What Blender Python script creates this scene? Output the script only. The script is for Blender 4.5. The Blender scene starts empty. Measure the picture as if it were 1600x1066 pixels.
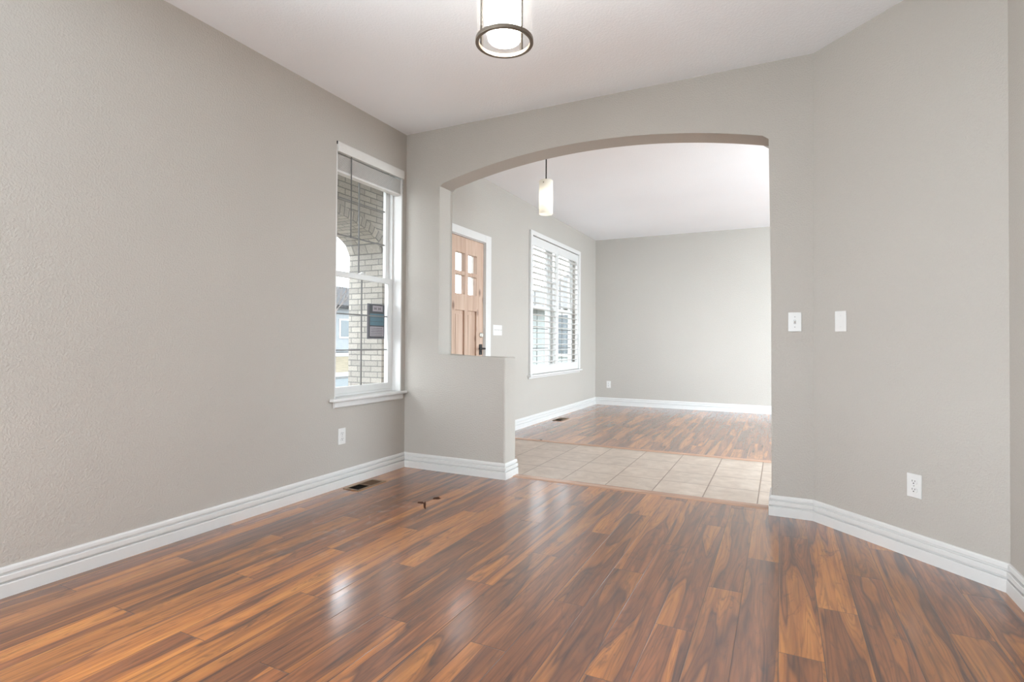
import bpy, bmesh, math, random
from mathutils import Matrix, Vector
random.seed(7)
C = bpy.context.scene.collection
PI = math.pi

# ------------------------------------------------------------------ camera
CAM = Vector((2.782463, -3.633791, 1.029044))
YAW, PITCH, ROLL, FPX, Y0 = 0.459361, 0.011690, -0.005805, 849.216922, 524.783189
fw = Vector((-math.sin(YAW), math.cos(YAW), 0)); rt = Vector((math.cos(YAW), math.sin(YAW), 0)); up = Vector((0, 0, 1))
fw2 = fw*math.cos(PITCH) + up*math.sin(PITCH); up2 = up*math.cos(PITCH) - fw*math.sin(PITCH)
rt3 = rt*math.cos(ROLL) - up2*math.sin(ROLL); up3 = rt*math.sin(ROLL) + up2*math.cos(ROLL)
cd = bpy.data.cameras.new('camera'); cam = bpy.data.objects.new('camera', cd); C.objects.link(cam)
m = Matrix.Identity(4)
for i in range(3):
    m[i][0], m[i][1], m[i][2], m[i][3] = rt3[i], up3[i], -fw2[i], CAM[i]
cam.matrix_world = m
cd.sensor_width = 36.0; cd.lens = FPX*36.0/1600.0
cd.shift_y = -(533.0-Y0)/1600.0
cd.clip_start = 0.02; cd.clip_end = 400
bpy.context.scene.camera = cam

# ------------------------------------------------------------------ world, light, exposure
sc = bpy.context.scene
sc.view_settings.view_transform = 'Standard'; sc.view_settings.look = 'None'
sc.view_settings.gamma = 1.0; sc.view_settings.use_curve_mapping = False
sc.view_settings.exposure = 0.15
w = bpy.data.worlds.new('world'); sc.world = w; w.use_nodes = True
bg = w.node_tree.nodes['Background']
bg.inputs['Color'].default_value = (0.86, 0.94, 1.0, 1.0)
bg.inputs['Strength'].default_value = 7.6
cy = sc.cycles
cy.max_bounces = 12; cy.diffuse_bounces = 6; cy.glossy_bounces = 4; cy.transmission_bounces = 8; cy.transparent_max_bounces = 16
cy.sample_clamp_indirect = 6.0; cy.caustics_reflective = False; cy.caustics_refractive = False
cy.use_denoising = True
H = 2.74

def portal(name, loc, rot, sx, sy):
    l = bpy.data.lights.new(name, 'AREA'); l.shape = 'RECTANGLE'; l.size = sx; l.size_y = sy
    l.cycles.is_portal = True
    o = bpy.data.objects.new(name, l); C.objects.link(o); o.location = loc; o.rotation_euler = rot
# sky portals in the window openings (they only guide the sampling of the sky)
portal('sky_portal', (-0.17, -0.41, 1.53), (0, -PI/2, 0), 1.8, 0.74)
portal('sky_portal', (-0.17, 3.375, 1.52), (0, -PI/2, 0), 1.7, 1.75)
def area_light(name, loc, rot, sx, sy, watts, col=(1.0, 0.97, 0.93)):
    l = bpy.data.lights.new(name, 'AREA'); l.shape = 'RECTANGLE'; l.size = sx; l.size_y = sy; l.energy = watts; l.color = col
    o = bpy.data.objects.new(name, l); C.objects.link(o); o.location = loc; o.rotation_euler = rot
FILL = (0.83, 0.935, 1.0)
COOL = (0.74, 0.895, 1.0)
# area lights at unseen windows; side, front, rear and hall are added fill
TILT = math.radians(48)     # aims the added fills upwards to brighten the ceiling
area_light('fill_light_side', (4.50, -4.25, 0.95), (0, PI/2+TILT, 0), 2.0, .8, 6, FILL)
area_light('fill_light_front', (-0.85, -3.55, 1.10), (0, -PI/2-TILT*.7, 0), 1.9, 1.6, 195, FILL)
area_light('fill_light_rear', (1.75, -6.15, 0.85), (PI/2+math.radians(40), 0, 0), 2.4, 1.8, 105, COOL)
area_light('daylight_living_window', (7.16, 2.4, 1.3), (0, PI/2-.30, 0), 2.2, 4.0, 285, COOL)
area_light('fill_light_hall', (5.4, -0.02, 1.25), (PI/2-.30, 0, 0), 2.6, 2.1, 320, COOL)

# ------------------------------------------------------------------ node helpers
def new_mat(name):
    mt = bpy.data.materials.new(name); mt.use_nodes = True
    nt = mt.node_tree; b = nt.nodes['Principled BSDF']
    return mt, nt, b
def N(nt, t, **kw):
    n = nt.nodes.new(t)
    for k, v in kw.items():
        setattr(n, k, v)
    return n
def val(nt, sock, v):
    if hasattr(v, 'links') or hasattr(v, 'is_linked'):
        nt.links.new(v, sock)
    else:
        sock.default_value = v
def M(nt, op, a, b=None, c=None, clamp=False):
    n = N(nt, 'ShaderNodeMath', operation=op, use_clamp=clamp)
    val(nt, n.inputs[0], a)
    if b is not None: val(nt, n.inputs[1], b)
    if c is not None: val(nt, n.inputs[2], c)
    return n.outputs[0]
def mixc(nt, f, a, b, mode='MIX'):
    n = N(nt, 'ShaderNodeMix', data_type='RGBA', blend_type=mode)
    val(nt, n.inputs[0], f); val(nt, n.inputs[6], a); val(nt, n.inputs[7], b)
    return n.outputs[2]
def ramp(nt, f, stops, interp='LINEAR'):
    n = N(nt, 'ShaderNodeValToRGB'); e = n.color_ramp.elements; n.color_ramp.interpolation = interp
    while len(e) < len(stops): e.new(0.5)
    for k, (p, c) in enumerate(stops):
        e[k].position = p; e[k].color = (c, c, c, 1) if not isinstance(c, tuple) else (*c, 1)
    nt.links.new(f, n.inputs[0]); return n.outputs[0]
def noise(nt, vec, scale, detail=2, rough=0.5, dist=0.0, dim='3D'):
    n = N(nt, 'ShaderNodeTexNoise', noise_dimensions=dim)
    if vec is not None: nt.links.new(vec, n.inputs['Vector'])
    n.inputs['Scale'].default_value = scale; n.inputs['Detail'].default_value = detail
    n.inputs['Roughness'].default_value = rough; n.inputs['Distortion'].default_value = dist
    return n.outputs['Fac']
def bump(nt, h, strength, dist=0.01):
    n = N(nt, 'ShaderNodeBump'); n.inputs['Strength'].default_value = strength; n.inputs['Distance'].default_value = dist
    nt.links.new(h, n.inputs['Height']); return n.outputs[0]
def comb(nt, x, y, z):
    n = N(nt, 'ShaderNodeCombineXYZ')
    for i, v in enumerate((x, y, z)): val(nt, n.inputs[i], v)
    return n.outputs[0]
def coords(nt, kind='Object'):
    n = N(nt, 'ShaderNodeTexCoord'); s = N(nt, 'ShaderNodeSeparateXYZ')
    nt.links.new(n.outputs[kind], s.inputs[0]); return n.outputs[kind], s.outputs[0], s.outputs[1], s.outputs[2]

def plain(name, col, rough=0.5, metal=0.0, spec=0.5, var=0.04, scale=30.0):
    mt, nt, b = new_mat(name)
    v, _, _, _ = coords(nt)
    f = noise(nt, v, scale, 3)
    c = ramp(nt, f, [(0.3, tuple(x*(1-var) for x in col)), (0.7, tuple(min(1, x*(1+var)) for x in col))])
    nt.links.new(c, b.inputs['Base Color'])
    b.inputs['Roughness'].default_value = rough; b.inputs['Metallic'].default_value = metal
    b.inputs['Specular IOR Level'].default_value = spec
    return mt

def wall_mat(name, col, bs, scale=105.0):
    mt, nt, b = new_mat(name)
    v, _, _, _ = coords(nt)
    f1 = noise(nt, v, scale, 3, 0.55, 0.4)
    h = ramp(nt, f1, [(0.42, 0.0), (0.62, 1.0)])
    f2 = noise(nt, v, 1.2, 2)
    c = ramp(nt, f2, [(0.3, tuple(x*0.985 for x in col)), (0.7, tuple(x*1.015 for x in col))])
    nt.links.new(c, b.inputs['Base Color'])
    b.inputs['Roughness'].default_value = 0.6; b.inputs['Specular IOR Level'].default_value = 0.3
    nt.links.new(bump(nt, h, bs, 0.003), b.inputs['Normal'])
    return mt

def glass_mat(name, tint=(1, 1, 1), refl=0.06):
    mt = bpy.data.materials.new(name); mt.use_nodes = True; nt = mt.node_tree
    nt.nodes.remove(nt.nodes['Principled BSDF']); out = nt.nodes['Material Output']
    t = N(nt, 'ShaderNodeBsdfTransparent'); t.inputs[0].default_value = (*tint, 1)
    g = N(nt, 'ShaderNodeBsdfGlossy'); g.inputs['Roughness'].default_value = 0.02
    lw = N(nt, 'ShaderNodeLayerWeight'); lw.inputs['Blend'].default_value = 0.5
    fr = M(nt, 'ADD', M(nt, 'MULTIPLY', M(nt, 'POWER', lw.outputs['Facing'], 5.0), 0.85), refl*0.6, clamp=True)
    mx = N(nt, 'ShaderNodeMixShader')
    nt.links.new(fr, mx.inputs[0]); nt.links.new(t.outputs[0], mx.inputs[1]); nt.links.new(g.outputs[0], mx.inputs[2])
    nt.links.new(mx.outputs[0], out.inputs[0]); return mt

def plank_mat(name):
    mt, nt, b = new_mat(name)
    _, x, y, z = coords(nt)
    W, L = 0.1353, 1.23
    xs = M(nt, 'DIVIDE', M(nt, 'SUBTRACT', x, 2.775), W)
    row = M(nt, 'FLOOR', xs); fx = M(nt, 'SUBTRACT', xs, row)
    ys = M(nt, 'DIVIDE', M(nt, 'SUBTRACT', M(nt, 'ADD', y, 1.60), M(nt, 'MULTIPLY', row, L/3)), L)   # staggered by thirds
    col = M(nt, 'FLOOR', ys); fy = M(nt, 'SUBTRACT', ys, col)
    w2 = N(nt, 'ShaderNodeTexWhiteNoise', noise_dimensions='2D'); nt.links.new(comb(nt, row, col, 0.0), w2.inputs['Vector'])
    sp = N(nt, 'ShaderNodeSeparateColor'); nt.links.new(w2.outputs['Color'], sp.inputs[0])
    r1, r2, r3 = sp.outputs[0], sp.outputs[1], sp.outputs[2]
    ox = M(nt, 'MULTIPLY', r1, 37.0); oy = M(nt, 'MULTIPLY', r2, 53.0); oz = M(nt, 'MULTIPLY', r3, 19.0)
    def gv(kx, ky):
        return comb(nt, M(nt, 'ADD', M(nt, 'MULTIPLY', x, kx), ox), M(nt, 'ADD', M(nt, 'MULTIPLY', y, ky), oy), oz)
    # large meander of sapwood against heartwood, edge stays crisp
    n1 = noise(nt, gv(10.0, 0.8), 1.0, 2, 0.45, 0.5)
    sap = M(nt, 'ADD', n1, M(nt, 'MULTIPLY', M(nt, 'SUBTRACT', r3, 0.5), 0.16))
    sapm = ramp(nt, sap, [(0.50, 0.0), (0.555, 0.8), (0.63, 1.0)])
    # heartwood bands
    n2 = noise(nt, gv(20.0, 1.2), 1.0, 4, 0.55, 0.8)
    heart = ramp(nt, n2, [(0.27, (0.057, 0.019, 0.008)), (0.40, (0.139, 0.043, 0.014)), (0.52, (0.206, 0.065, 0.019)), (0.68, (0.272, 0.092, 0.028))])
    # fine fibres
    n3 = noise(nt, gv(140.0, 5.0), 1.0, 3, 0.6)
    sapc = ramp(nt, n2, [(0.25, (0.280, 0.088, 0.019)), (0.5, (0.383, 0.132, 0.026)), (0.75, (0.477, 0.184, 0.036))])
    c = mixc(nt, sapm, heart, sapc)
    # dark edge line that follows the sapwood border
    edge = ramp(nt, sap, [(0.455, 0.0), (0.498, 1.0), (0.52, 0.0)])
    c = mixc(nt, M(nt, 'MULTIPLY', edge, 0.35), c, (0.04, 0.015, 0.009, 1))
    # smoky figure and knots
    n4 = noise(nt, gv(15.0, 3.6), 1.0, 6, 0.68, 1.8)
    smoke = ramp(nt, n4, [(0.56, 0.0), (0.70, 0.62)])
    c = mixc(nt, smoke, c, (0.050, 0.024, 0.016, 1))
    rings = M(nt, 'SINE', M(nt, 'ADD', M(nt, 'MULTIPLY', sap, 120.0), M(nt, 'MULTIPLY', n3, 2.2)))
    ringc = ramp(nt, M(nt, 'ADD', M(nt, 'MULTIPLY', rings, 0.5), 0.5), [(0.05, 0.74), (0.45, 1.0), (1.0, 1.06)])
    c = mixc(nt, 0.8, c, ringc, 'MULTIPLY')
    n5 = noise(nt, gv(62.0, 2.2), 1.0, 4, 0.6)
    c = mixc(nt, 1.0, c, ramp(nt, n5, [(0.30, 0.66), (0.48, 1.0), (0.75, 1.10)]), 'MULTIPLY')
    fib = ramp(nt, n3, [(0.3, 0.9), (0.7, 1.07)])
    c = mixc(nt, 1.0, c, fib, 'MULTIPLY')
    tone = M(nt, 'ADD', M(nt, 'MULTIPLY', r1, 0.40), 0.80)
    tn = N(nt, 'ShaderNodeCombineColor'); [nt.links.new(tone, tn.inputs[k]) for k in range(3)]
    c = mixc(nt, 1.0, c, tn.outputs[0], 'MULTIPLY')
    # pale smears on the planks near the window
    dx = M(nt, 'SUBTRACT', x, 0.62); dy = M(nt, 'SUBTRACT', y, -1.15)
    rr2 = M(nt, 'ADD', M(nt, 'MULTIPLY', M(nt, 'MULTIPLY', dx, dx), 7.0), M(nt, 'MULTIPLY', M(nt, 'MULTIPLY', dy, dy), 1.6))
    near = M(nt, 'SUBTRACT', 1.0, rr2, clamp=True)
    ns = noise(nt, comb(nt, M(nt, 'MULTIPLY', x, 9.0), M(nt, 'MULTIPLY', y, 5.0), 3.0), 1.0, 5, 0.65, 1.2)
    smear = M(nt, 'MULTIPLY', ramp(nt, ns, [(0.52, 0.0), (0.70, 0.45)]), near)
    c = mixc(nt, smear, c, (0.42, 0.33, 0.29, 1))
    # joints
    ex = M(nt, 'MULTIPLY', M(nt, 'MINIMUM', fx, M(nt, 'SUBTRACT', 1.0, fx)), W)
    ey = M(nt, 'MULTIPLY', M(nt, 'MINIMUM', fy, M(nt, 'SUBTRACT', 1.0, fy)), L)
    e = M(nt, 'MINIMUM', ex, ey)
    g = ramp(nt, M(nt, 'MULTIPLY', e, 100.0), [(0.0, 0.0), (0.10, 0.15), (0.22, 1.0)])
    c = mixc(nt, M(nt, 'MULTIPLY', M(nt, 'SUBTRACT', 1.0, g), 0.72), c, (0.03, 0.013, 0.008, 1))
    nt.links.new(c, b.inputs['Base Color'])
    nr = noise(nt, gv(30.0, 4.0), 1.0, 3)
    rr = M(nt, 'ADD', M(nt, 'MULTIPLY', nr, 0.10), 0.13)
    nt.links.new(rr, b.inputs['Coat Roughness'])
    b.inputs['Roughness'].default_value = 0.35
    b.inputs['IOR'].default_value = 1.5; b.inputs['Specular IOR Level'].default_value = 0.15
    b.inputs['Coat Weight'].default_value = 1.0; b.inputs['Coat IOR'].default_value = 1.90
    hh = M(nt, 'ADD', M(nt, 'MULTIPLY', g, 1.0), M(nt, 'MULTIPLY', n3, 0.06))
    nb = bump(nt, hh, 0.35, 0.002)
    nt.links.new(nb, b.inputs['Normal']); nt.links.new(nb, b.inputs['Coat Normal'])
    return mt

def tile_mat(name):
    mt, nt, b = new_mat(name)
    v, x, y, z = coords(nt)
    W = 0.3345
    xs = M(nt, 'DIVIDE', M(nt, 'SUBTRACT', x, 1.308), W); ys = M(nt, 'DIVIDE', M(nt, 'SUBTRACT', y, 0.536), W)
    ix, iy = M(nt, 'FLOOR', xs), M(nt, 'FLOOR', ys)
    fx, fy = M(nt, 'SUBTRACT', xs, ix), M(nt, 'SUBTRACT', ys, iy)
    w2 = N(nt, 'ShaderNodeTexWhiteNoise', noise_dimensions='2D'); nt.links.new(comb(nt, ix, iy, 0.0), w2.inputs['Vector'])
    off = M(nt, 'MULTIPLY', w2.outputs['Value'], 20.0)
    n1 = noise(nt, comb(nt, M(nt, 'ADD', x, off), y, off), 9.0, 5, 0.6, 0.6)
    c = ramp(nt, n1, [(0.3, (0.37, 0.285, 0.225)), (0.55, (0.475, 0.385, 0.315)), (0.75, (0.55, 0.46, 0.39))])
    tone = M(nt, 'ADD', M(nt, 'MULTIPLY', w2.outputs['Value'], 0.12), 0.94)
    tn = N(nt, 'ShaderNodeCombineColor'); [nt.links.new(tone, tn.inputs[k]) for k in range(3)]
    c = mixc(nt, 1.0, c, tn.outputs[0], 'MULTIPLY')
    ex = M(nt, 'MINIMUM', fx, M(nt, 'SUBTRACT', 1.0, fx)); ey = M(nt, 'MINIMUM', fy, M(nt, 'SUBTRACT', 1.0, fy))
    e = M(nt, 'MULTIPLY', M(nt, 'MINIMUM', ex, ey), W*100)
    g = ramp(nt, e, [(0.32, 0.0), (0.46, 1.0)])
    c = mixc(nt, g, (0.22, 0.155, 0.115, 1), c)
    nt.links.new(c, b.inputs['Base Color'])
    val(nt, b.inputs['Roughness'], M(nt, 'ADD', M(nt, 'MULTIPLY', n1, 0.15), 0.27))
    b.inputs['Specular IOR Level'].default_value = 0.5
    nt.links.new(bump(nt, g, 0.5, 0.002), b.inputs['Normal'])
    return mt

def wood_mat(name, lo, mid, hi, along='Y', rough=0.35, knots=False):
    mt, nt, b = new_mat(name)
    _, x, y, z = coords(nt)
    k = {'X': (1.2, 22, 22), 'Y': (22, 1.2, 22), 'Z': (22, 22, 1.2)}[along]
    v = comb(nt, M(nt, 'MULTIPLY', x, k[0]), M(nt, 'MULTIPLY', y, k[1]), M(nt, 'MULTIPLY', z, k[2]))
    n1 = noise(nt, v, 1.0, 5, 0.55, 0.8)
    c = ramp(nt, n1, [(0.3, lo), (0.5, mid), (0.7, hi)])
    if knots:
        vo = N(nt, 'ShaderNodeTexVoronoi', feature='F1'); vo.inputs['Scale'].default_value = 1.0
        kv = comb(nt, M(nt, 'MULTIPLY', x, 4.6), M(nt, 'MULTIPLY', y, 6.5), M(nt, 'MULTIPLY', z, 3.6))
        nt.links.new(kv, vo.inputs['Vector'])
        kn = ramp(nt, vo.outputs['Distance'], [(0.07, 1.0), (0.19, 0.0)])
        c = mixc(nt, M(nt, 'MULTIPLY', kn, 0.75), c, (0.10, 0.045, 0.03, 1))
    nt.links.new(c, b.inputs['Base Color']); b.inputs['Roughness'].default_value = rough
    return mt

def brick_mat(name):
    mt, nt, b = new_mat(name)
    u = N(nt, 'ShaderNodeUVMap')
    t = N(nt, 'ShaderNodeTexBrick'); nt.links.new(u.outputs[0], t.inputs['Vector'])
    t.inputs['Scale'].default_value = 1.0
    t.inputs['Brick Width'].default_value = 0.203; t.inputs['Row Height'].default_value = 0.0667
    t.inputs['Mortar Size'].default_value = 0.0055; t.inputs['Mortar Smooth'].default_value = 0.15; t.inputs['Bias'].default_value = 0.0
    t.inputs['Color1'].default_value = (0.345, 0.32, 0.283, 1); t.inputs['Color2'].default_value = (0.25, 0.233, 0.21, 1)
    t.inputs['Mortar'].default_value = (0.14, 0.135, 0.128, 1)
    n1 = noise(nt, u.outputs[0], 60.0, 4)
    c = mixc(nt, 1.0, t.outputs['Color'], ramp(nt, n1, [(0.3, 0.85), (0.7, 1.12)]), 'MULTIPLY')
    nt.links.new(c, b.inputs['Base Color']); b.inputs['Roughness'].default_value = 0.9
    nt.links.new(bump(nt, M(nt, 'SUBTRACT', 1.0, t.outputs['Fac']), 0.6, 0.006), b.inputs['Normal'])
    return mt

WALL = (0.436, 0.405, 0.366)
mat = {
 'wall': wall_mat('greige orange peel paint', WALL, 0.38),
 'ceil': wall_mat('white textured ceiling paint', (0.88, 0.91, 0.945), 0.22, 80.0),
 'trim': plain('white semi gloss trim paint', (0.63, 0.618, 0.60), 0.35, 0, 0.5, 0.01),
 'vinyl': plain('white vinyl', (0.66, 0.655, 0.64), 0.4, 0, 0.5, 0.01),
 'plank': plank_mat('acacia laminate planks'),
 'tile': tile_mat('beige ceramic tile'),
 'strip': wood_mat('wooden transition strip', (0.30, 0.165, 0.11), (0.42, 0.25, 0.17), (0.50, 0.32, 0.23), 'X', 0.25),
 'alder': wood_mat('knotty alder wood', (0.40, 0.265, 0.19), (0.50, 0.35, 0.265), (0.57, 0.425, 0.335), 'Z', 0.4, True),
 'glass': glass_mat('clear window glass'),
 'lampglass': None,
 'bronze': plain('brushed bronze metal', (0.20, 0.165, 0.13), 0.35, 0.85),
 'rod_bronze': plain('dark bronze rod', (0.012, 0.009, 0.006), 0.6, 0.0, 0.15),
 'black': plain('matte black metal', (0.015, 0.015, 0.016), 0.4, 0.3),
 'chrome': plain('polished nickel', (0.62, 0.61, 0.58), 0.15, 1.0),
 'register': plain('brown metal register', (0.105, 0.055, 0.025), 0.6, 0.2, 0.2),
 'frame_tan': plain('tan metal register frame', (0.22, 0.135, 0.075), 0.4, 0.4),
 'dark': plain('flat black', (0.010, 0.008, 0.007), 0.95, 0, 0.02),
 'slot': plain('dark slot plastic', (0.03, 0.028, 0.026), 0.6),
 'plate': plain('white plastic plate', (0.66, 0.65, 0.63), 0.35, 0, 0.5, 0.01),
 'screw': plain('grey screw head', (0.36, 0.35, 0.34), 0.4, 0.5),
 'muntin': plain('grey glazing bars', (0.15, 0.145, 0.14), 0.5),
 'blind': plain('white faux wood blind', (0.64, 0.62, 0.59), 0.45, 0, 0.5, 0.02),
 'brick': brick_mat('pale grey brick'),
 'concrete': plain('grey concrete', (0.16, 0.16, 0.155), 0.85, 0, 0.3, 0.12, 6),
 'porch_slab': plain('pale porch concrete', (0.50, 0.48, 0.45), 0.8, 0, 0.3, 0.08, 6),
 'soffit': plain('white porch ceiling', (0.80, 0.79, 0.77), 0.7),
 'asphalt': plain('grey asphalt', (0.058, 0.070, 0.073), 0.85, 0, 0.3, 0.1, 5),
 'grass': plain('dry winter grass', (0.105, 0.088, 0.058), 0.95, 0, 0.2, 0.25, 3),
 'snow': plain('melting snow', (0.24, 0.24, 0.24), 0.8, 0, 0.3, 0.04, 2),
 'siding': plain('pale green siding', (0.26, 0.285, 0.275), 0.7, 0, 0.3, 0.05, 3),
 'siding_blue': plain('pale blue siding', (0.185, 0.20, 0.208), 0.7, 0, 0.3, 0.05, 3),
 'shingle': plain('dark roof shingle', (0.030, 0.030, 0.032), 0.9, 0, 0.2, 0.3, 4),
 'pane_dark': plain('dark window pane', (0.06, 0.08, 0.09), 0.15),
 'bark': plain('grey bark', (0.13, 0.11, 0.10), 0.9, 0, 0.2, 0.2, 10),
 'sign_frame': plain('grey sign board', (0.10, 0.095, 0.11), 0.5),
 'sign_dark': plain('black sign print', (0.02, 0.022, 0.026), 0.5),
 'sign_teal': plain('teal sign panel', (0.045, 0.125, 0.165), 0.5),
 'sign_grey': plain('mauve grey sign panel', (0.30, 0.265, 0.285), 0.5),
 'stain': plain('dark brown stain', (0.055, 0.018, 0.008), 0.7, 0, 0.08),
}
def emit_mat(name, col, st, base=(0.9, 0.88, 0.84)):
    mt, nt, b = new_mat(name)
    v, _, _, _ = coords(nt); f = noise(nt, v, 12.0, 1)
    nt.links.new(ramp(nt, f, [(0.3, tuple(x*0.99 for x in base)), (0.7, base)]), b.inputs['Base Color'])
    b.inputs['Emission Color'].default_value = (*col, 1); b.inputs['Emission Strength'].default_value = st
    b.inputs['Roughness'].default_value = 0.4
    return mt
mat['diffuser'] = emit_mat('lit frosted diffuser', (1.0, 0.955, 0.90), 42.0)
mat['bulb'] = emit_mat('lit bulb', (1.0, 0.95, 0.88), 22.0)
def translucent(name, col):
    mt = bpy.data.materials.new(name); mt.use_nodes = True; nt = mt.node_tree
    nt.nodes.remove(nt.nodes['Principled BSDF']); out = nt.nodes['Material Output']
    v, _, _, _ = coords(nt); f = noise(nt, v, 20.0, 1)
    c = ramp(nt, f, [(0.3, tuple(x*0.98 for x in col)), (0.7, col)])
    a = N(nt, 'ShaderNodeBsdfTranslucent'); d = N(nt, 'ShaderNodeBsdfDiffuse'); mx = N(nt, 'ShaderNodeMixShader')
    mx.inputs[0].default_value = 0.45
    nt.links.new(c, a.inputs[0]); nt.links.new(c, d.inputs[0])
    nt.links.new(a.outputs[0], mx.inputs[1]); nt.links.new(d.outputs[0], mx.inputs[2]); nt.links.new(mx.outputs[0], out.inputs[0])
    return mt
def seeded(name):
    mt = bpy.data.materials.new(name); mt.use_nodes = True; nt = mt.node_tree
    nt.nodes.remove(nt.nodes['Principled BSDF']); out = nt.nodes['Material Output']
    v, _, _, _ = coords(nt); f = ramp(nt, noise(nt, v, 45.0, 2), [(0.35, 0.004), (0.65, 0.007)])
    t = N(nt, 'ShaderNodeBsdfTransparent'); d = N(nt, 'ShaderNodeBsdfTranslucent'); d.inputs[0].default_value = (0.95, 0.94, 0.90, 1)
    g = N(nt, 'ShaderNodeBsdfGlossy'); g.inputs['Roughness'].default_value = 0.05
    m1 = N(nt, 'ShaderNodeMixShader'); m2 = N(nt, 'ShaderNodeMixShader'); m2.inputs[0].default_value = 0.04
    nt.links.new(f, m1.inputs[0]); nt.links.new(t.outputs[0], m1.inputs[1]); nt.links.new(d.outputs[0], m1.inputs[2])
    nt.links.new(m1.outputs[0], m2.inputs[1]); nt.links.new(g.outputs[0], m2.inputs[2]); nt.links.new(m2.outputs[0], out.inputs[0])
    return mt
mat['lampglass'] = seeded('clear seeded lamp glass')
mat['shade'] = translucent('frosted opal glass', (0.95, 0.935, 0.89))

# ------------------------------------------------------------------ mesh helpers
def obj(name, bm, m, parent=None, smooth=False, bevel=0.0, seg=2):
    me = bpy.data.meshes.new(name)
    bmesh.ops.recalc_face_normals(bm, faces=bm.faces)
    bm.to_mesh(me); bm.free()
    me.materials.append(mat[m] if isinstance(m, str) else m)
    if smooth:
        for p in me.polygons: p.use_smooth = True
    o = bpy.data.objects.new(name, me); C.objects.link(o)
    if parent is not None: o.parent = parent
    if bevel > 0:
        md = o.modifiers.new('bevel', 'BEVEL'); md.width = bevel; md.segments = seg; md.limit_method = 'ANGLE'
        for p in me.polygons: p.use_smooth = True
        if seg < 2:
            for p in me.polygons: p.use_smooth = False
        else:
            wn = o.modifiers.new('wn', 'WEIGHTED_NORMAL'); wn.keep_sharp = False
    return o
def struct(name, bm, m, parent=None, **kw):
    o = obj(name, bm, m, parent, **kw)
    if parent is None: o['kind'] = 'structure'
    return o
def empty(name, loc=(0, 0, 0), rz=0.0):
    o = bpy.data.objects.new(name, None); C.objects.link(o); o.location = loc; o.rotation_euler = (0, 0, rz)
    o.empty_display_size = 0.05
    return o
def tag(o, label, cat, group=None):
    o['label'] = label; o['category'] = cat
    if group: o['group'] = group
    return o
def thing(name, label, cat, loc=(0, 0, 0), rz=0.0, group=None):
    return tag(empty(name, loc, rz), label, cat, group)
def BM(): return bmesh.new()
def box(bm, x0, x1, y0, y1, z0, z1):
    vs = [bm.verts.new((x, y, z)) for z in (z0, z1) for y in (y0, y1) for x in (x0, x1)]
    for f in ((0, 2, 3, 1), (4, 5, 7, 6), (0, 1, 5, 4), (2, 6, 7, 3), (0, 4, 6, 2), (1, 3, 7, 5)):
        bm.faces.new([vs[i] for i in f])
    return bm
def bx(*a): return box(BM(), *a)
def cyl(bm, p0, p1, r0, r1=None, n=24, caps=True):
    r1 = r0 if r1 is None else r1
    p0, p1 = Vector(p0), Vector(p1); d = (p1-p0).normalized()
    a = d.orthogonal().normalized(); b = d.cross(a)
    ra = [bm.verts.new(p0 + (a*math.cos(t)+b*math.sin(t))*r0) for t in [2*PI*k/n for k in range(n)]]
    rb = [bm.verts.new(p1 + (a*math.cos(t)+b*math.sin(t))*r1) for t in [2*PI*k/n for k in range(n)]]
    for k in range(n): bm.faces.new((ra[k], ra[(k+1) % n], rb[(k+1) % n], rb[k]))
    if caps:
        bm.faces.new(ra[::-1]); bm.faces.new(rb)
    return bm
def lathe(bm, prof, n=48, closed=False):
    """profile of (r, z) about the z axis"""
    rings = []
    for r, z in prof:
        rings.append([bm.verts.new((r*math.cos(2*PI*k/n), r*math.sin(2*PI*k/n), z)) for k in range(n)] if r > 1e-6 else [bm.verts.new((0, 0, z))])
    pairs = list(zip(rings, rings[1:])) + ([(rings[-1], rings[0])] if closed else [])
    for A, B in pairs:
        for k in range(n):
            a0, a1 = A[k % len(A)], A[(k+1) % len(A)]; b0, b1 = B[k % len(B)], B[(k+1) % len(B)]
            vs = []
            for v in (a0, a1, b1, b0):
                if v not in vs: vs.append(v)
            if len(vs) > 2: bm.faces.new(vs)
    return bm
def prism(bm, pts, axis, a0, a1):
    """extrude a 2-D outline along an axis; outline coords are the two other axes in order"""
    def P(p, a):
        return {'x': (a, p[0], p[1]), 'y': (p[0], a, p[1]), 'z': (p[0], p[1], a)}[axis]
    A = [bm.verts.new(P(p, a0)) for p in pts]; B = [bm.verts.new(P(p, a1)) for p in pts]
    n = len(pts)
    bm.faces.new(A[::-1]); bm.faces.new(B)
    for k in range(n): bm.faces.new((A[k], A[(k+1) % n], B[(k+1) % n], B[k]))
    return bm
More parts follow.
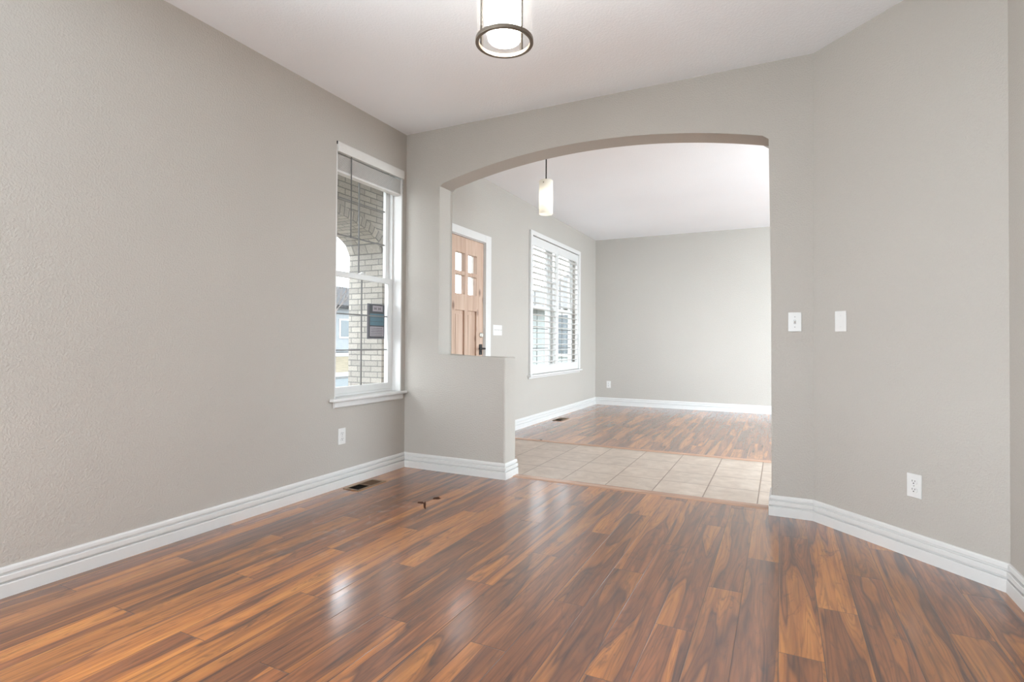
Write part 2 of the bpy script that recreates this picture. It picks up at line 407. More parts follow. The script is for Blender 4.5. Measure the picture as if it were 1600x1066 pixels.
def panel(axis, a0, a1, u0, u1, z0, z1, holes):
    """a slab with rectangular holes; u is y (axis x) or x (axis y)"""
    bm = BM()
    us = sorted({u0, u1, *[h[0] for h in holes], *[h[1] for h in holes]})
    zs = sorted({z0, z1, *[h[2] for h in holes], *[h[3] for h in holes]})
    us = [u for u in us if u0 <= u <= u1]; zs = [z for z in zs if z0 <= z <= z1]
    nu, nz = len(us)-1, len(zs)-1
    def solid(i, j):
        if not (0 <= i < nu and 0 <= j < nz): return False
        uc, zc = (us[i]+us[i+1])/2, (zs[j]+zs[j+1])/2
        return not any(h[0] < uc < h[1] and h[2] < zc < h[3] for h in holes)
    cache = {}
    def V(a, u, z):
        k = (a, u, z)
        if k not in cache: cache[k] = bm.verts.new((a, u, z) if axis == 'x' else (u, a, z))
        return cache[k]
    for i in range(nu):
        for j in range(nz):
            if not solid(i, j): continue
            A, B, c, d = us[i], us[i+1], zs[j], zs[j+1]
            for a in (a0, a1): bm.faces.new((V(a, A, c), V(a, B, c), V(a, B, d), V(a, A, d)))
            if not solid(i-1, j): bm.faces.new((V(a0, A, c), V(a1, A, c), V(a1, A, d), V(a0, A, d)))
            if not solid(i+1, j): bm.faces.new((V(a0, B, c), V(a1, B, c), V(a1, B, d), V(a0, B, d)))
            if not solid(i, j-1): bm.faces.new((V(a0, A, c), V(a1, A, c), V(a1, B, c), V(a0, B, c)))
            if not solid(i, j+1): bm.faces.new((V(a0, A, d), V(a1, A, d), V(a1, B, d), V(a0, B, d)))
    return bm
def sweep(prof, path):
    """prof: (offset to the left of travel, z); mitred along the path of (x, y)"""
    bm = BM(); rows = []
    n = len(path)
    for k in range(n):
        p = Vector(path[k])
        d0 = (p - Vector(path[k-1])).normalized() if k > 0 else None
        d1 = (Vector(path[k+1]) - p).normalized() if k < n-1 else None
        d0 = d0 or d1; d1 = d1 or d0
        n0, n1 = Vector((-d0.y, d0.x)), Vector((-d1.y, d1.x))
        mvec = (n0+n1); mvec = mvec/ (mvec.length_squared/2) if mvec.length > 1e-6 else n0
        rows.append([bm.verts.new((p.x+mvec.x*o, p.y+mvec.y*o, z)) for o, z in prof])
    q = len(prof)
    for a, b in zip(rows, rows[1:]):
        for k in range(q): bm.faces.new((a[k], a[(k+1) % q], b[(k+1) % q], b[k]))
    bm.faces.new(rows[0]); bm.faces.new(rows[-1][::-1])
    return bm

# ------------------------------------------------------------------ floors
XR, YD, XW, FAR, BK, XL = 2.955, -0.682, 3.637, 5.143, -5.2, 7.0
struct('floor', bx(-0.02, XL+.15, BK-.15, 0.10, -0.12, 0.0), 'plank')
struct('floor_tile', bx(0, XL+.15, 0.10, 1.6, -0.12, -0.001), 'tile').name = 'floor_entry'
struct('floor_living', bx(0, XL+.15, 1.6, FAR+.15, -0.12, 0.0), 'plank')
def tmold(y0, y1, x0, x1):
    h = 0.006
    return prism(BM(), [(y0, 0), (y0+.012, h*.8), (y0+.03, h), (y1-.03, h), (y1-.012, h*.8), (y1, -0.0)], 'x', x0, x1)
struct('trim_1', tmold(0.098, 0.195, 0.946, 2.716), 'strip')
struct('trim_2', tmold(1.572, 1.654, 0.016, XL), 'strip')
# ------------------------------------------------------------------ ceiling and walls
struct('ceiling', bx(-0.16, XL+.15, BK-.15, FAR+.15, H, H+.15), 'ceil')
WIN1 = (-0.790, -0.047, 0.605, 2.432); DOOR = (0.410, 1.336, 0.0, 2.066); WIN2 = (2.50, 4.255, 0.625, 2.375)
struct('wall_left', panel('x', -0.16, 0.0, BK-.15, FAR+.15, -0.12, H, [(-4.35, -2.75, 0.6, 2.4), WIN1, (DOOR[0], DOOR[1], -0.12, DOOR[3]), WIN2]), 'wall')
struct('wall_far', panel('y', FAR, FAR+.15, 0.0, XL, 0.0, H, []), 'wall')
struct('wall_living_right', panel('x', XL, XL+.15, 0.0, FAR+.15, 0.0, H, [(0.4, 4.4, 0.2, 2.4)]), 'wall')
struct('wall_right', panel('x', XW, XW+.15, BK-.15, YD, 0.0, H, [(-4.7, -3.8, 0.1, 2.4)]), 'wall')
struct('wall_back', panel('y', BK-.15, BK, 0.0, XW, 0.0, H, [(0.4, 3.1, 0.5, 2.5)]), 'wall')
# diagonal wall: triangular block between the arch wall and the right wall
struct('wall_diagonal', prism(BM(), [(XR, 0.0), (XW, YD), (XW+.15, YD), (XW+.15, 0.0)], 'z', 0.0, H), 'wall')
# arch wall
TH = 0.187; AX0, AX1, ZS, ZC = 0.315, 2.732, 2.285, 2.441
half = (AX1-AX0)/2; rise = ZC-ZS; R = (half*half+rise*rise)/(2*rise); cx = (AX0+AX1)/2; cz = ZC-R
arc = []
for k in range(0, 49):
    x = AX0 + (AX1-AX0)*k/48
    arc.append((x, cz+math.sqrt(R*R-(x-cx)**2)))
outline = [(0, 0), (0.930, 0), (0.930, 0.914), (AX0, 0.914)] + arc + [(AX1, 0), (3.9, 0), (3.9, H), (0, H)]
bm = prism(BM(), outline, 'y', 0.0, TH)
bm.verts.ensure_lookup_table()
keep = set(range(1, 4+len(arc)+1)); nO = len(outline)
sel = []
for e in bm.edges:
    a, b = e.verts[0], e.verts[1]
    if abs(a.co.y-b.co.y) > 1e-6:
        if abs(a.co.x-0.930) < 1e-4 and abs(a.co.z-0.914) < 1e-4: sel.append(e)
        continue
    def inner(v):
        return (AX0-1e-4 < v.co.x < AX1+1e-4) and v.co.z < ZC+1e-4
    if inner(a) and inner(b) and not (a.co.z < 1e-4 and b.co.z < 1e-4): sel.append(e)
bmesh.ops.bevel(bm, geom=sel, offset=0.016, segments=4, profile=0.5, affect='EDGES')
struct('wall_arch', bm, 'wall')

struct('wall_hall', panel('y', 0.0, TH, 3.9, XL, 0.0, H, [(4.1, 6.7, .2, 2.3)]), 'wall')
# ------------------------------------------------------------------ baseboards
PB = [(0, 0), (.016, 0), (.016, .0515), (.014, .054), (.0015, .054), (.0015, .061), (.0125, .0625), (.0145, .065), (.0145, .0850), (.0125, .0875), (.0010, .0875), (.0010, .0950), (.009, .0965), (.0105, .099), (.0095, .113), (.006, .119), (0, .120)]
def base(name, path): struct(name, sweep(PB, path), 'trim')
base('baseboard_left', [(0.0, 0.300), (0.0, TH), (0.930, TH), (0.930, 0.0), (0.0, 0.0), (0.0, BK)])
base('baseboard_right', [(XW, -1.75), (XW, YD), (XR, 0.0), (AX1, 0.0), (AX1, TH), (XL, TH)])
base('baseboard_far', [(XL, FAR), (0.0, FAR), (0.0, 1.449)])

# ------------------------------------------------------------------ window 1 (double-hung, with stool and apron)
def hung_window(win, yA, yB, zA, zB, zr, xg=-0.095, rows=3, depth=.155):
    """one double-hung unit between yA..yB, zA..zB, meeting rail at zr (children of win, world coordinates)"""
    # outer frame
    obj('frame', panel('x', -depth, -0.082, yA, yB, zA, zB, [(yA+.018, yB-.018, zA+.018, zB-.018)]), 'vinyl', win, bevel=.002)
    a, b = yA+.018, yB-.018
    st = .042
    # lower (inner) sash
    s = obj('sash', panel('x', xg-.014, xg+.014, a, b, zA+.018, zr+.012, [(a+st, b-st, zA+.018+.05, zr-.030)]), 'vinyl', win, bevel=.003)
    obj('glass', bx(xg-.003, xg+.003, a+st-.004, b-st+.004, zA+.064, zr-.026), 'glass', s)
    u = obj('sash', panel('x', xg-.046, xg-.018, a, b, zr-.024, zB-.018, [(a+st, b-st, zr+.014, zB-.018-.042)]), 'vinyl', win, bevel=.003)
    obj('glass', bx(xg-.035, xg-.029, a+st-.004, b-st+.004, zr+.010, zB-.056), 'glass', u)
    mid = (a+b)/2
    for (sash, x, z0, z1) in ((s, xg, zA+.068, zr-.03), (u, xg-.032, zr+.014, zB-.06)):
        bm = BM(); box(bm, x-.0026, x+.0026, mid-.006, mid+.006, z0, z1)
        for k in range(1, rows):
            z = z0+(z1-z0)*k/rows
            box(bm, x-.0028, x+.0028, a+st, b-st, z-.005, z+.005)
        obj('muntin', bm, 'muntin', sash)
    lk = BM(); box(lk, xg-.012, xg+.018, mid-.028, mid+.028, zr+.012, zr+.021); cyl(lk, (xg+.002, mid, zr+.02), (xg+.002, mid, zr+.031), .010, n=12)
    obj('sash_lock', lk, 'vinyl', win, bevel=.002)
    return s, u
w1 = empty('window_1', (0, 0, 0)); w1['kind'] = 'structure'
yA, yB, zA, zB = WIN1
jm = BM(); box(jm, -0.158, -0.001, yB-.012, yB-.0005, .627, zB-.0005); box(jm, -0.158, -0.001, yA+.0005, yA+.012, .627, zB-.0005); box(jm, -0.158, -0.001, yA+.012, yB-.012, zB-.012, zB-.0005)
obj('jamb', jm, 'trim', w1)
hung_window(w1, yA+.012, yB-.012, .627, zB-.012, 1.527)
stl = prism(BM(), [(-.158, yA+.001), (.0005, yA+.001), (.0005, yA-.048), (.042, yA-.048), (.042, yB+.030), (.0005, yB+.030), (.0005, yB-.001), (-.158, yB-.001)], 'z', .606, .627)
obj('window_sill', stl, 'trim', w1, bevel=.005)
obj('apron', prism(BM(), [(0.0005, .560), (.010, .560), (.017, .568), (.017, .606), (0.0005, .606)], 'y', yA-.012, yB+.002), 'trim', w1)

# ------------------------------------------------------------------ raised blind in window 1
bl = thing('window_blind', 'white raised slat blind with valance at the top of the left window', 'blind', (0, 0, 2.36))
bl.location = (0, 0, 0)
va = prism(BM(), [(-.004, 2.360), (.010, 2.360), (.013, 2.366), (.013, 2.422), (.009, 2.430), (-.004, 2.430)], 'y', -.782, -.042)
box(va, -.045, -.004, -.0545, -.0475, 2.360, 2.43); box(va, -.045, -.004, -.782, -.776, 2.360, 2.43)
obj('valance', va, 'blind', bl, bevel=.002)
obj('headrail', bx(-.060, -.012, -.770, -.0605, 2.382, 2.4195), 'blind', bl)
for k in range(15):
    z = 2.240 + k*.0074
    obj('slat', bx(-.062, -.012, -.768, -.061, z, z+.0036), 'blind', bl)
obj('bottom_rail', bx(-.063, -.011, -.769, -.060, 2.222, 2.2385), 'blind', bl, bevel=.003)
for y in (-.66, -.17):
    obj('lift_cord', cyl(BM(), (-.037, y, 2.23), (-.037, y, 2.39), .0022, n=8), 'blind', bl)
wd = cyl(BM(), (-.002, -.640, 1.785), (-.002, -.640, 2.372), .0042, n=6); cyl(wd, (-.002, -.640, 1.775), (-.002, -.640, 1.80), .006, n=8)
obj('tilt_wand', wd, plain('grey acrylic wand', (0.10, 0.095, 0.09), .4), bl)
obj('bracket', bx(-.010, .005, -.7885, -.7815, 2.410, 2.431), 'slot', bl)
cc = BM()
for k in range(4): cyl(cc, (.004, -.054+.002*(k % 2), 2.352-.030*k), (.006, -.052-.003*(k % 2), 2.330-.030*k), .003, n=6)
obj('cord', cc, 'screw', bl)

# ------------------------------------------------------------------ notice sign on the outside of the glass
sg = thing('notice_sign', 'dark notice sign with teal and grey panels behind the left window glass', 'sign', (0, 0, 0))
X = -.0985
def sb(name, y0, y1, z0, z1, m, d, par): return obj(name, bx(X-d-.0015, X-d, y0, y1, z0, z1) if d > 0 else bx(X, X-d, y0, y1, z0, z1), m, par)
bd = obj('board', bx(X-.005, X-.0025, -.345, -.140, 1.048, 1.325), 'sign_frame', sg)
obj('border', bx(X-.0027, X-.0015, -.322, -.146, 1.058, 1.319), 'sign_dark', sg)
hd = obj('header', bx(X-.0016, X-.0009, -.285, -.165, 1.266, 1.312), 'sign_grey', sg)
for k in range(2):
    tx = BM()
    for q in range(3): box(tx, X-.001, X-.0005, -.266+.048*k+.010*q, -.260+.048*k+.010*q, 1.280+.003*(q % 2), 1.297-.004*(q % 2))
    obj('print', tx, 'sign_dark', hd)
tl = obj('teal_panel', bx(X-.0016, X-.0009, -.316, -.152, 1.155, 1.248), 'sign_teal', sg)
for z in (1.218, 1.186): obj('stripe', bx(X-.001, X-.0006, -.312, -.156, z-.0012, z+.0012), 'sign_dark', tl)
tp = obj('text_panel', bx(X-.0016, X-.0009, -.316, -.152, 1.068, 1.146), 'sign_grey', sg)
tb = BM()
for k in range(5):
    y = -.302
    z = 1.132-.0135*k
    while y < -.170:
        l = random.uniform(.008, .022); box(tb, X-.001, X-.0005, y, min(y+l, -.164), z-.0018, z+.0018); y += l+.004
obj('print', tb, 'sign_dark', tp)

# ------------------------------------------------------------------ front door
d1 = empty('door_1'); d1['kind'] = 'structure'
jb = panel('x', -.158, .0005, DOOR[0]+.0005, DOOR[1]-.0005, 0.0, DOOR[3]-.0005, [(DOOR[0]+.007, DOOR[1]-.007, -1, DOOR[3]-.007)])
obj('jamb', jb, 'trim', d1)
cs = BM(); box(cs, .0005, .018, DOOR[1], 1.449, 0.0, 2.146); box(cs, .0005, .018, .297, DOOR[0], 0.0, 2.146); box(cs, .0005, .017, DOOR[0], DOOR[1], DOOR[3], 2.146)
obj('casing', cs, 'trim', d1, bevel=.003)
xs0, xs1 = -.056, -.011
holes = []
for yc in (.637, .873, 1.109):
    holes += [(yc-.084, yc+.084, 1.500, 1.682), (yc-.084, yc+.084, 1.722, 1.900)]
    holes += [(yc-.084, yc+.084, .26, 1.338)]
slab = obj('slab', panel('x', xs0, xs1, .4185, 1.3275, .006, 2.0575, holes), 'alder', d1, bevel=.004)
gl = BM()
for h in holes:
    if h[2] > 1.4: box(gl, -.036, -.031, h[0]-.003, h[1]+.003, h[2]-.003, h[3]+.003)
obj('glass', gl, 'glass', d1)
for yc in (.637, .873, 1.109):
    p = BM(); box(p, -.046, -.030, yc-.086, yc+.086, .258, 1.340)
    prism(p, [(yc-.060, .30), (yc+.060, .30), (yc+.060, 1.30), (yc-.060, 1.30)], 'x', -.031, -.022)
    obj('panel', p, 'alder', d1, bevel=.004)
hp = bx(xs1, xs1+.010, 1.246, 1.300, .895, 1.005)
hset = obj('handle_plate', hp, 'black', d1, bevel=.004)
lv = cyl(BM(), (xs1+.01, 1.276, .960), (xs1+.055, 1.276, .960), .010, n=14); cyl(lv, (xs1+.050, 1.286, .960), (xs1+.050, 1.165, .958), .0095, .008, n=14)
cyl(lv, (xs1+.010, 1.276, .925), (xs1+.016, 1.276, .925), .009, n=14)
obj('lever', lv, 'black', hset, smooth=False, bevel=.002)
db = cyl(BM(), (xs1, 1.272, 1.100), (xs1+.012, 1.272, 1.100), .028, n=28); box(db, xs1+.012, xs1+.030, 1.268, 1.276, 1.083, 1.117)
obj('deadbolt', db, 'chrome', d1, bevel=.002)
obj('threshold', bx(-.158, .0, DOOR[0]+.007, DOOR[1]-.007, 0.0, .006), 'bronze', d1)

# ------------------------------------------------------------------ window 2 with plantation shutters
w2 = empty('window_2'); w2['kind'] = 'structure'
yA, yB, zA, zB = WIN2
ym = (yA+yB)/2
obj('mullion', bx(-.155, -.078, ym-.030, ym+.030, zA, zB), 'vinyl', w2, bevel=.003)
hung_window(w2, yA, ym-.030, zA, zB, 1.497)
hung_window(w2, ym+.030, yB, zA, zB, 1.497)
# the shutter frame round the opening
obj('casing', panel('x', .0005, .030, 2.452, 4.300, zA+.001, 2.420, [(yA+.012, yB-.012, zA-1, zB-.012)]), 'trim', w2, bevel=.004)
sl = BM(); prism(sl, [(.0005, .600), (.046, .600), (.052, .606), (.052, .619), (.046, .625), (.0005, .625)], 'y', 2.418, 4.345)
obj('window_sill', sl, 'trim', w2, bevel=.003)
obj('apron', bx(.0005, .016, 2.440, 4.320, .575, .600), 'trim', w2, bevel=.003)
def shutter(y0, y1, label):
    z0, z1 = .632, 2.358
    t = thing('plantation_shutter', label, 'shutter', (0, y0, z0), 0, 'plantation shutters in the living room window')
    W_, H_ = y1-y0, z1-z0
    xa, xb = -.020, .010; sw = .048
    obj('stile', bx(xa, xb, 0, sw, 0, H_), 'trim', t, bevel=.003)
    obj('stile', bx(xa, xb, W_-sw, W_, 0, H_), 'trim', t, bevel=.003)
    obj('rail', bx(xa+.001, xb-.001, sw, W_-sw, 0, .105), 'trim', t, bevel=.003)
    obj('rail', bx(xa+.001, xb-.001, sw, W_-sw, H_-.112, H_), 'trim', t, bevel=.003)
    n = 20; za, zb = .105, H_-.112
    sec = [(.034*math.cos(a), .0068*math.sin(a)) for a in [2*PI*k/12 for k in range(12)]]
    tilt = math.radians(2)
    for k in range(n):
        z = za + (zb-za)*(k+.5)/n
        pts = [(-.005+c*math.cos(tilt)-s*math.sin(tilt), z+c*math.sin(tilt)+s*math.cos(tilt)) for c, s in sec]
        b_ = BM()
        A = [b_.verts.new((p[0], sw+.0005, p[1])) for p in pts]; B = [b_.verts.new((p[0], W_-sw-.0005, p[1])) for p in pts]
        b_.faces.new(A); b_.faces.new(B[::-1])
        for q in range(12): b_.faces.new((A[q], A[(q+1) % 12], B[(q+1) % 12], B[q]))
        obj('louver', b_, 'trim', t)
    return t
shutter(yA+.014, ym-.002, 'left white plantation shutter panel of the living room window, nearer the front door')
shutter(ym+.002, yB-.014, 'right white plantation shutter panel of the living room window, nearer the far corner')

# ------------------------------------------------------------------ unseen windows; side, front, rear and hall ones added to brighten the rooms
def plain_window(name, axis, a0, a1, u0, u1, z0, z1, n):
    e = empty(name); e['kind'] = 'structure'
    wdt = (u1-u0)/n
    hs = [(u0+wdt*k+.05, u0+wdt*(k+1)-.05, z0+.06, z1-.06) for k in range(n)]
    obj('frame', panel(axis, a0, a1, u0, u1, z0, z1, hs), 'vinyl', e)
    return e
plain_window('added_window_3', 'x', XW+.05, XW+.10, -4.7, -3.8, .1, 2.4, 1)
plain_window('added_window_4', 'x', -.12, -.07, -4.35, -2.75, .6, 2.4, 2)
plain_window('added_window_7', 'y', BK-.10, BK-.05, .4, 3.1, .5, 2.5, 2)
plain_window('window_5', 'x', XL+.05, XL+.10, .4, 4.4, .2, 2.4, 3)
plain_window('added_window_6', 'y', .06, .11, 4.1, 6.7, .2, 2.3, 2)

# ------------------------------------------------------------------ outlets and switch plates
def plate_bm(wd, ht): return bx(-wd/2, wd/2, -.0055, 0, -ht/2, ht/2)
def outlet(loc, rz, label, ht=.114, wd=.070):
    t = thing('wall_outlet', label, 'outlet', loc, rz, 'white duplex outlets')
    obj('cover_plate', plate_bm(wd, ht), 'plate', t, bevel=.003)
    for s in (-1, 1):
        pts = []
        for k in range(24):
            a = 2*PI*k/24; pts.append((.0165*math.cos(a), max(-.0125, min(.0125, .0165*math.sin(a)))+s*.0195))
        r = obj('receptacle', prism(BM(), pts, 'y', -.0085, -.0050), 'plate', t, bevel=.0008)
        sl_ = BM(); z = s*.0195
        box(sl_, -.0075, -.0052, -.0091, -.0080, z+.000, z+.0085); box(sl_, .0052, .0075, -.0091, -.0080, z+.0005, z+.0075)
        cyl(sl_, (0, -.0080, z-.0068), (0, -.0091, z-.0068), .0029, n=10)
        obj('slot', sl_, 'slot', r)
    obj('screw', cyl(BM(), (0, -.0054, 0), (0, -.0072, 0), .003, n=10), 'screw', t)
    return t
def switch(loc, rz, label, kind):
    t = thing('switch_plate', label, 'switch plate', loc, rz)
    n = 4 if kind == 'quad' else 1
    wd = .070 if n == 1 else .208
    obj('cover_plate', plate_bm(wd, .114), 'plate', t, bevel=.003)
    for k in range(n):
        x = (k-(n-1)/2)*.046
        for z in (-.030, .030):
            obj('screw', cyl(BM(), (x, -.0054, z), (x, -.0070, z), .0032, n=10), 'screw' if kind == 'toggle' else 'plate', t)
        if kind != 'blank':
            tg = obj('toggle', prism(BM(), [(-.0055, -.005), (-.0055, .004), (-.015, .009), (-.017, .004)], 'x', x-.005, x+.005), 'plate', t)
            fr = BM(); box(fr, x-.0065, x+.0065, -.0064, -.0050, -.0125, -.0060); box(fr, x-.0065, x+.0065, -.0064, -.0050, .0050, .0125)
            obj('toggle_slot', fr, 'screw' if kind == 'toggle' else 'plate', t)
    return t
outlet((0, -.716, .357), PI/2, 'white outlet on the left wall below the window with the raised blind')
outlet((3.3625, -.4075, .346), -PI/4, 'white outlet low on the angled wall at right')
outlet((.231, FAR, .337), 0, 'small white outlet on the far living room wall near the corner')
switch((2.857, 0, 1.158), 0, 'white toggle switch plate on the narrow taupe pier right of the arch', 'toggle')
switch((3.0815, -.1265, 1.155), -PI/4, 'blank white cover plate on the angled wall at right', 'blank')
switch((0, 1.628, 1.158), PI/2, 'wide white switch plate between the wooden front door and shuttered window', 'quad')

# ------------------------------------------------------------------ floor registers
def register(loc, label):
    t = thing('floor_register', label, 'floor vent', loc, 0, 'floor vents along the window wall')
    wx, wy = .068, .147
    bm = BM()
    hs = [(-wx+.020, wx-.020, -wy+.022, -.006), (-wx+.020, wx-.020, .006, wy-.022)]
    xs = sorted({-wx, wx, -wx+.020, wx-.020}); ys = sorted({-wy, wy, -wy+.022, -.006, .006, wy-.022})
    for i in range(len(xs)-1):
        for j in range(len(ys)-1):
            xc, yc = (xs[i]+xs[i+1])/2, (ys[j]+ys[j+1])/2
            if any(h[0] < xc < h[1] and h[2] < yc < h[3] for h in hs): continue
            box(bm, xs[i], xs[i+1], ys[j], ys[j+1], 0, .004)
    bmesh.ops.remove_doubles(bm, verts=bm.verts, dist=1e-5)
    obj('frame', bm, 'frame_tan', t)
    obj('duct_shade', bx(-wx+.020, wx-.020, -wy+.022, -.006, 0.0002, .0008), 'dark', t)  # thin black sheet, the shade inside the duct put in as colour
    obj('damper', bx(-wx+.020, wx-.020, .006, wy-.022, 0.0002, .0020), 'register', t)
    return t
register((.119, -.603, 0), 'brown floor vent with one dark open half beside the left wall, below the window')
register((.150, 3.165, 0), 'small brown floor vent in the living room below the shuttered window')

# ------------------------------------------------------------------ stains
def stain(x, y, rx, ry, label, rot=0.0):
    bm = BM(); n = 14
    ph = random.random()*6
    f = [(x+rx*(1+.25*math.sin(2*a+ph)+.12*math.sin(5*a))*math.cos(a), y+ry*(1+.25*math.sin(3*a+ph))*math.sin(a)) for a in [2*PI*k/n for k in range(n)]]
    f = [(x+(a-x)*math.cos(rot)-(b-y)*math.sin(rot), y+(a-x)*math.sin(rot)+(b-y)*math.cos(rot)) for a, b in f]
    prism(bm, f, 'z', 0.0, .0006)
    tag(obj('floor_stain', bm, 'stain'), label, 'stain')
stain(.722, -.768, .022, .020, 'leftmost dark brown drip mark on the planks before the half wall')
stain(.758, -.640, .022, .028, 'rounder dark drip mark on the planks, closest to the half wall')
stain(.775, -.800, .010, .075, 'long thin dark drip mark on the planks before the half wall', .62)
tag(obj('floor_stain', prism(BM(), [(.532+.011*math.cos(2*PI*k/10), 1.618+.013*math.sin(2*PI*k/10)) for k in range(10)], 'z', .006, .0075), 'dark'), 'tiny black spot on the wooden strip between entry tile and living room', 'stain')

# ------------------------------------------------------------------ lantern pendant in the dining room
pl = thing('pendant_light', 'large round glass pendant with bronze ring and white inner shade, near the ceiling', 'pendant light', (1.82, -1.770, 0))
RZ = 2.195
obj('ring', lathe(BM(), [(.099, RZ-.007), (.1125, RZ-.007), (.1125, RZ+.008), (.099, RZ+.008)], 64, True), 'bronze', pl, bevel=.0015)
obj('glass_cylinder', lathe(BM(), [(.1065, RZ+.008), (.1090, RZ+.008), (.1090, RZ+.285), (.1065, RZ+.285)], 64, True), 'lampglass', pl, smooth=True)
obj('ring', lathe(BM(), [(.099, RZ+.285), (.1125, RZ+.285), (.1125, RZ+.300), (.099, RZ+.300)], 64, True), 'bronze', pl, bevel=.0015)
df = lathe(BM(), [(0, RZ+.004), (.058, RZ+.004), (.063, RZ+.010), (.063, RZ+.262), (.058, RZ+.268), (0, RZ+.268)], 48)
obj('lamp_shade', df, 'diffuser', pl, smooth=True, )
vd = (Vector((1.82, -1.770)) - Vector((CAM.x, CAM.y))).normalized(); rd = Vector((vd.y, -vd.x))
for ang in (50, 148):
    a = math.radians(ang); p = rd*math.cos(a)*.1065 + vd*math.sin(a)*.1065
    obj('rod', cyl(BM(), (p.x, p.y, RZ+.006), (p.x, p.y, RZ+.300), .0060, n=10), 'rod_bronze', pl)
tp_ = BM(); box(tp_, -.104, .104, -.008, .008, RZ+.300, RZ+.306); box(tp_, -.008, .008, -.104, .104, RZ+.306, RZ+.312); cyl(tp_, (0, 0, RZ+.306), (0, 0, RZ+.34), .016, n=20)
obj('top_cap', tp_, 'bronze', pl)
obj('holder', lathe(BM(), [(0, RZ+.268), (.014, RZ+.268), (.014, RZ+.300), (0, RZ+.300)], 32), 'bronze', pl)
obj('stem', cyl(BM(), (0, 0, RZ+.34), (0, 0, H-.02), .007, n=12), 'bronze', pl)
obj('canopy', lathe(BM(), [(0, H-.028), (.045, H-.026), (.062, H-.012), (.064, H), (0, H)], 40), 'bronze', pl, smooth=False)

# ------------------------------------------------------------------ mini pendant in the entry
PX, PY = .884, .880
mp = thing('pendant_light', 'small white glass cylinder pendant on a thin rod seen through the arch', 'pendant light', (PX, PY, 0))
Z0, Z1, RR = 2.183, 2.488, .0625
obj('lamp_shade', lathe(BM(), [(RR-.004, Z0), (RR, Z0), (RR, Z1-.004), (RR-.004, Z1), (.006, Z1), (.006, Z1-.004), (RR-.004, Z1-.006)], 48, True), 'shade', mp, smooth=False, bevel=.001)
obj('rod', cyl(BM(), (0, 0, Z1-.02), (0, 0, H-.015), .0055, n=12), 'black', mp)
obj('canopy', lathe(BM(), [(0, H-.022), (.055, H-.020), (.060, H-.008), (.060, H), (0, H)], 40), 'black', mp)
bq = lathe(BM(), [(0, 2.270), (.018, 2.278), (.028, 2.300), (.026, 2.325), (.014, 2.352), (.014, 2.392), (0, 2.392)], 24)
obj('bulb', bq, 'bulb', mp, smooth=True)
obj('socket', cyl(BM(), (0, 0, 2.392), (0, 0, Z1-.004), .018, n=16), 'black', mp)
vd2 = (Vector((PX, PY)) - Vector((CAM.x, CAM.y))).normalized(); rd2 = Vector((vd2.y, -vd2.x)); q2 = (-vd2*.93 - rd2*.36)*RR
obj('screw', cyl(BM(), (q2.x*.98, q2.y*.98, Z1-.030), (q2.x*1.05, q2.y*1.05, Z1-.030), .0045, n=10), 'bronze', mp)

# ------------------------------------------------------------------ brick porch outside
def uv_box(o, rot=False):
    me = o.data; uvl = me.uv_layers.new(name='UVMap')
    for p in me.polygons:
        n = p.normal; ax = max(range(3), key=lambda i: abs(n[i]))
        for li in p.loop_indices:
            c = me.vertices[me.loops[li].vertex_index].co
            uvl.data[li].uv = {0: (c.y+.03, c.z), 1: (c.x+.05, c.z), 2: (c.x*1.0, c.y)}[ax]
    return o
PX0, PX1 = -1.92, -1.41; ZP = -.16
struct('porch_floor', bx(-2.3, -.16, -2.2, 2.2, ZP-.1, ZP), 'porch_slab')
struct('porch_ceiling', bx(-2.0, -.16, -2.2, 2.0, 2.86, 2.92), 'soffit')
def zarch(y, yc, hw): return 2.06+.34*math.sqrt(max(0, 1-((y-yc)/hw)**2))
def porch_pier(y0, y1):
    uv_box(struct('porch_pier', bx(PX0, PX1, y0, y1, ZP, 2.06), 'brick'))
for (a, b) in ((1.40, 1.91), (-1.31, -.80)): porch_pier(a, b)
# brick wall over two arched openings
A1 = [(-.80+2.2*k/32, zarch(-.80+2.2*k/32, .30, 1.1)) for k in range(33)]
ow = [(-1.31, 2.06)] + A1 + [(1.91, 2.06), (1.91, 2.86), (-1.31, 2.86)]
aw = struct('porch_wall', prism(BM(), ow, 'x', PX0, PX1), 'brick')
uv_box(aw)
me = aw.data; uvl = me.uv_layers[0]
for p in me.polygons:       # the underside of the arches: courses run across the depth
    if p.normal.z < -.15 and abs(p.normal.x) < .1:
        for li in p.loop_indices:
            c = me.vertices[me.loops[li].vertex_index].co; uvl.data[li].uv = (c.x, c.y*1.05)
def arch_ring(yc, hw, x0, x1):
    bm = BM(); n = 44; rows = []; uv = {}
    s = 0; prev = None
    for k in range(n+1):
        t = PI*(1-k/n); y = yc+hw*math.cos(t); z = 2.06+.34*math.sin(t)
        ny, nz = math.cos(t)/hw, math.sin(t)/.34; l = math.hypot(ny, nz); ny, nz = ny/l, nz/l
        if prev: s += math.hypot(y-prev[0], z-prev[1])
        prev = (y, z)
        r = []
        for (x, o) in ((x0, .0), (x1, .0), (x1, .10), (x0, .10)):
            v = bm.verts.new((x, y+ny*o, z+nz*o)); uv[v] = (o, s); r.append(v)
        rows.append(r)
    L = bm.loops.layers.uv.new('UVMap')
    fs = []
    for a, b in zip(rows, rows[1:]):
        for q in range(4): fs.append(bm.faces.new((a[q], a[(q+1) % 4], b[(q+1) % 4], b[q])))
    fs.append(bm.faces.new(rows[0])); fs.append(bm.faces.new(rows[-1]))
    for f in fs:
        for lp in f.loops:
            o, s_ = uv[lp.vert]; lp[L].uv = (o+.001, s_)
    return bm
struct('porch_arch_trim', arch_ring(.30, 1.1, PX1, PX1+.012), 'brick')

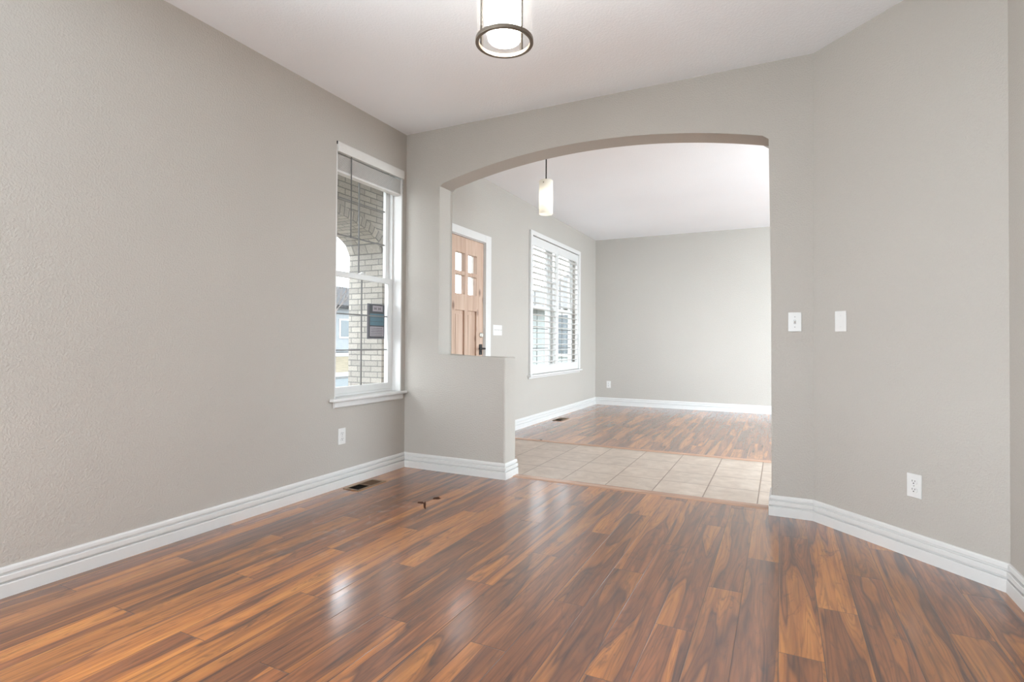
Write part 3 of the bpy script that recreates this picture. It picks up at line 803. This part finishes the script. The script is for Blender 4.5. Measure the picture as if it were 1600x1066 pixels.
# ------------------------------------------------------------------ street, lawn and houses outside
GZ = -.55
def ground(name, x0, x1, z0, z1, m, y0=-30, y1=140):
    bm = BM(); vs = [bm.verts.new(v) for v in ((x0, y0, z0), (x0, y1, z0), (x1, y1, z1), (x1, y0, z1), (x0, y0, z0-.4), (x0, y1, z0-.4), (x1, y1, z1-.4), (x1, y0, z1-.4))]
    for f in ((0, 1, 2, 3), (4, 7, 6, 5), (0, 4, 5, 1), (1, 5, 6, 2), (2, 6, 7, 3), (3, 7, 4, 0)): bm.faces.new([vs[i] for i in f])
    return struct(name, bm, m)
ground('front_lawn', -8.0, 14, GZ+.05, GZ+.25, 'grass')
ground('street', -14.3, -8.0, GZ-.05, GZ-.05, 'asphalt')
ground('curb', -15.6, -14.3, GZ+.12, GZ+.05, 'concrete')
ground('far_lawn', -23.0, -15.6, .02, GZ+.12, 'grass')
ground('snow_bank', -60.0, -23.0, 1.4, .08, 'snow')
ground('side_lawn', 14, 40, GZ+.25, GZ+.25, 'snow')
def house(loc, sx, sy, hz, label, wallm, roofm, ridge='x'):
    t = thing('neighbor_house', label, 'house', loc)
    wb = BM(); box(wb, -sx/2, sx/2, -sy/2, sy/2, 0, hz)
    obj('wall', wb, wallm, t)
    o = .45; rh = 2.0
    if ridge == 'x':
        rf = prism(BM(), [(-sy/2-o, hz-.1), (sy/2+o, hz-.1), (sy/2+o, hz+.08), (0, hz+rh), (-sy/2-o, hz+.08)], 'x', -sx/2-o, sx/2+o)
    else:
        rf = prism(BM(), [(-sx/2-o, hz-.1), (sx/2+o, hz-.1), (sx/2+o, hz+.08), (0, hz+rh), (-sx/2-o, hz+.08)], 'y', -sy/2-o, sy/2+o)
    obj('roof', rf, roofm, t)
    for (x, y) in ((-sx/2, -sy/2), (sx/2, -sy/2), (-sx/2, sy/2), (sx/2, sy/2)): obj('corner_trim', bx(x-.08, x+.08, y-.08, y+.08, 0, hz-.05), 'vinyl', t)
    return t
h = house((-30, 30, .25), 8, 11, 3.3, 'distant blue-grey house with a dark roof across the street', 'siding_blue', 'shingle', 'y')
for y in (-3.2, 0.5, 3.4):
    f = obj('window', bx(3.95, 4.06, y-.6, y+.6, 1.0, 2.4), 'vinyl', h); obj('pane', bx(4.04, 4.08, y-.5, y+.5, 1.1, 2.3), 'pane_dark', f)
h = house((-1.0, 18.2, GZ+.1), 9, 9, 2.7, 'pale green sided house next door seen through the shutters', 'siding', 'snow', 'y')
for x in (-2.6, -.2, 2.2):
    f = obj('window', bx(x-.55, x+.55, -4.56, -4.45, 1.0, 2.5), 'vinyl', h); obj('pane', bx(x-.45, x+.45, -4.58, -4.5, 1.1, 2.4), 'pane_dark', f)
def tree(loc, hgt, label):
    t = thing('bare_tree', label, 'tree', loc)
    bm = BM()
    def br(p, d, l, r, n):
        q = p+d*l
        cyl(bm, p, q, r, r*.66, n=6, caps=False)
        if n == 0: return
        for _ in range(3):
            e = (d + Vector((random.uniform(-.75, .75), random.uniform(-.75, .75), random.uniform(-.05, .55)))).normalized()
            br(q, e, l*random.uniform(.6, .82), r*.6, n-1)
    br(Vector((0, 0, 0)), Vector((0, 0, 1)), hgt*.28, hgt*.016, 5)
    obj('branches', bm, 'bark', t)
    return t
tree((-20.5, 20.0, GZ+.35), 6.0, 'bare leafless tree on the lawn across the street')
tree((-23.4, 25.2, .08), 6.5, 'bare leafless tree standing before the distant blue-grey house')
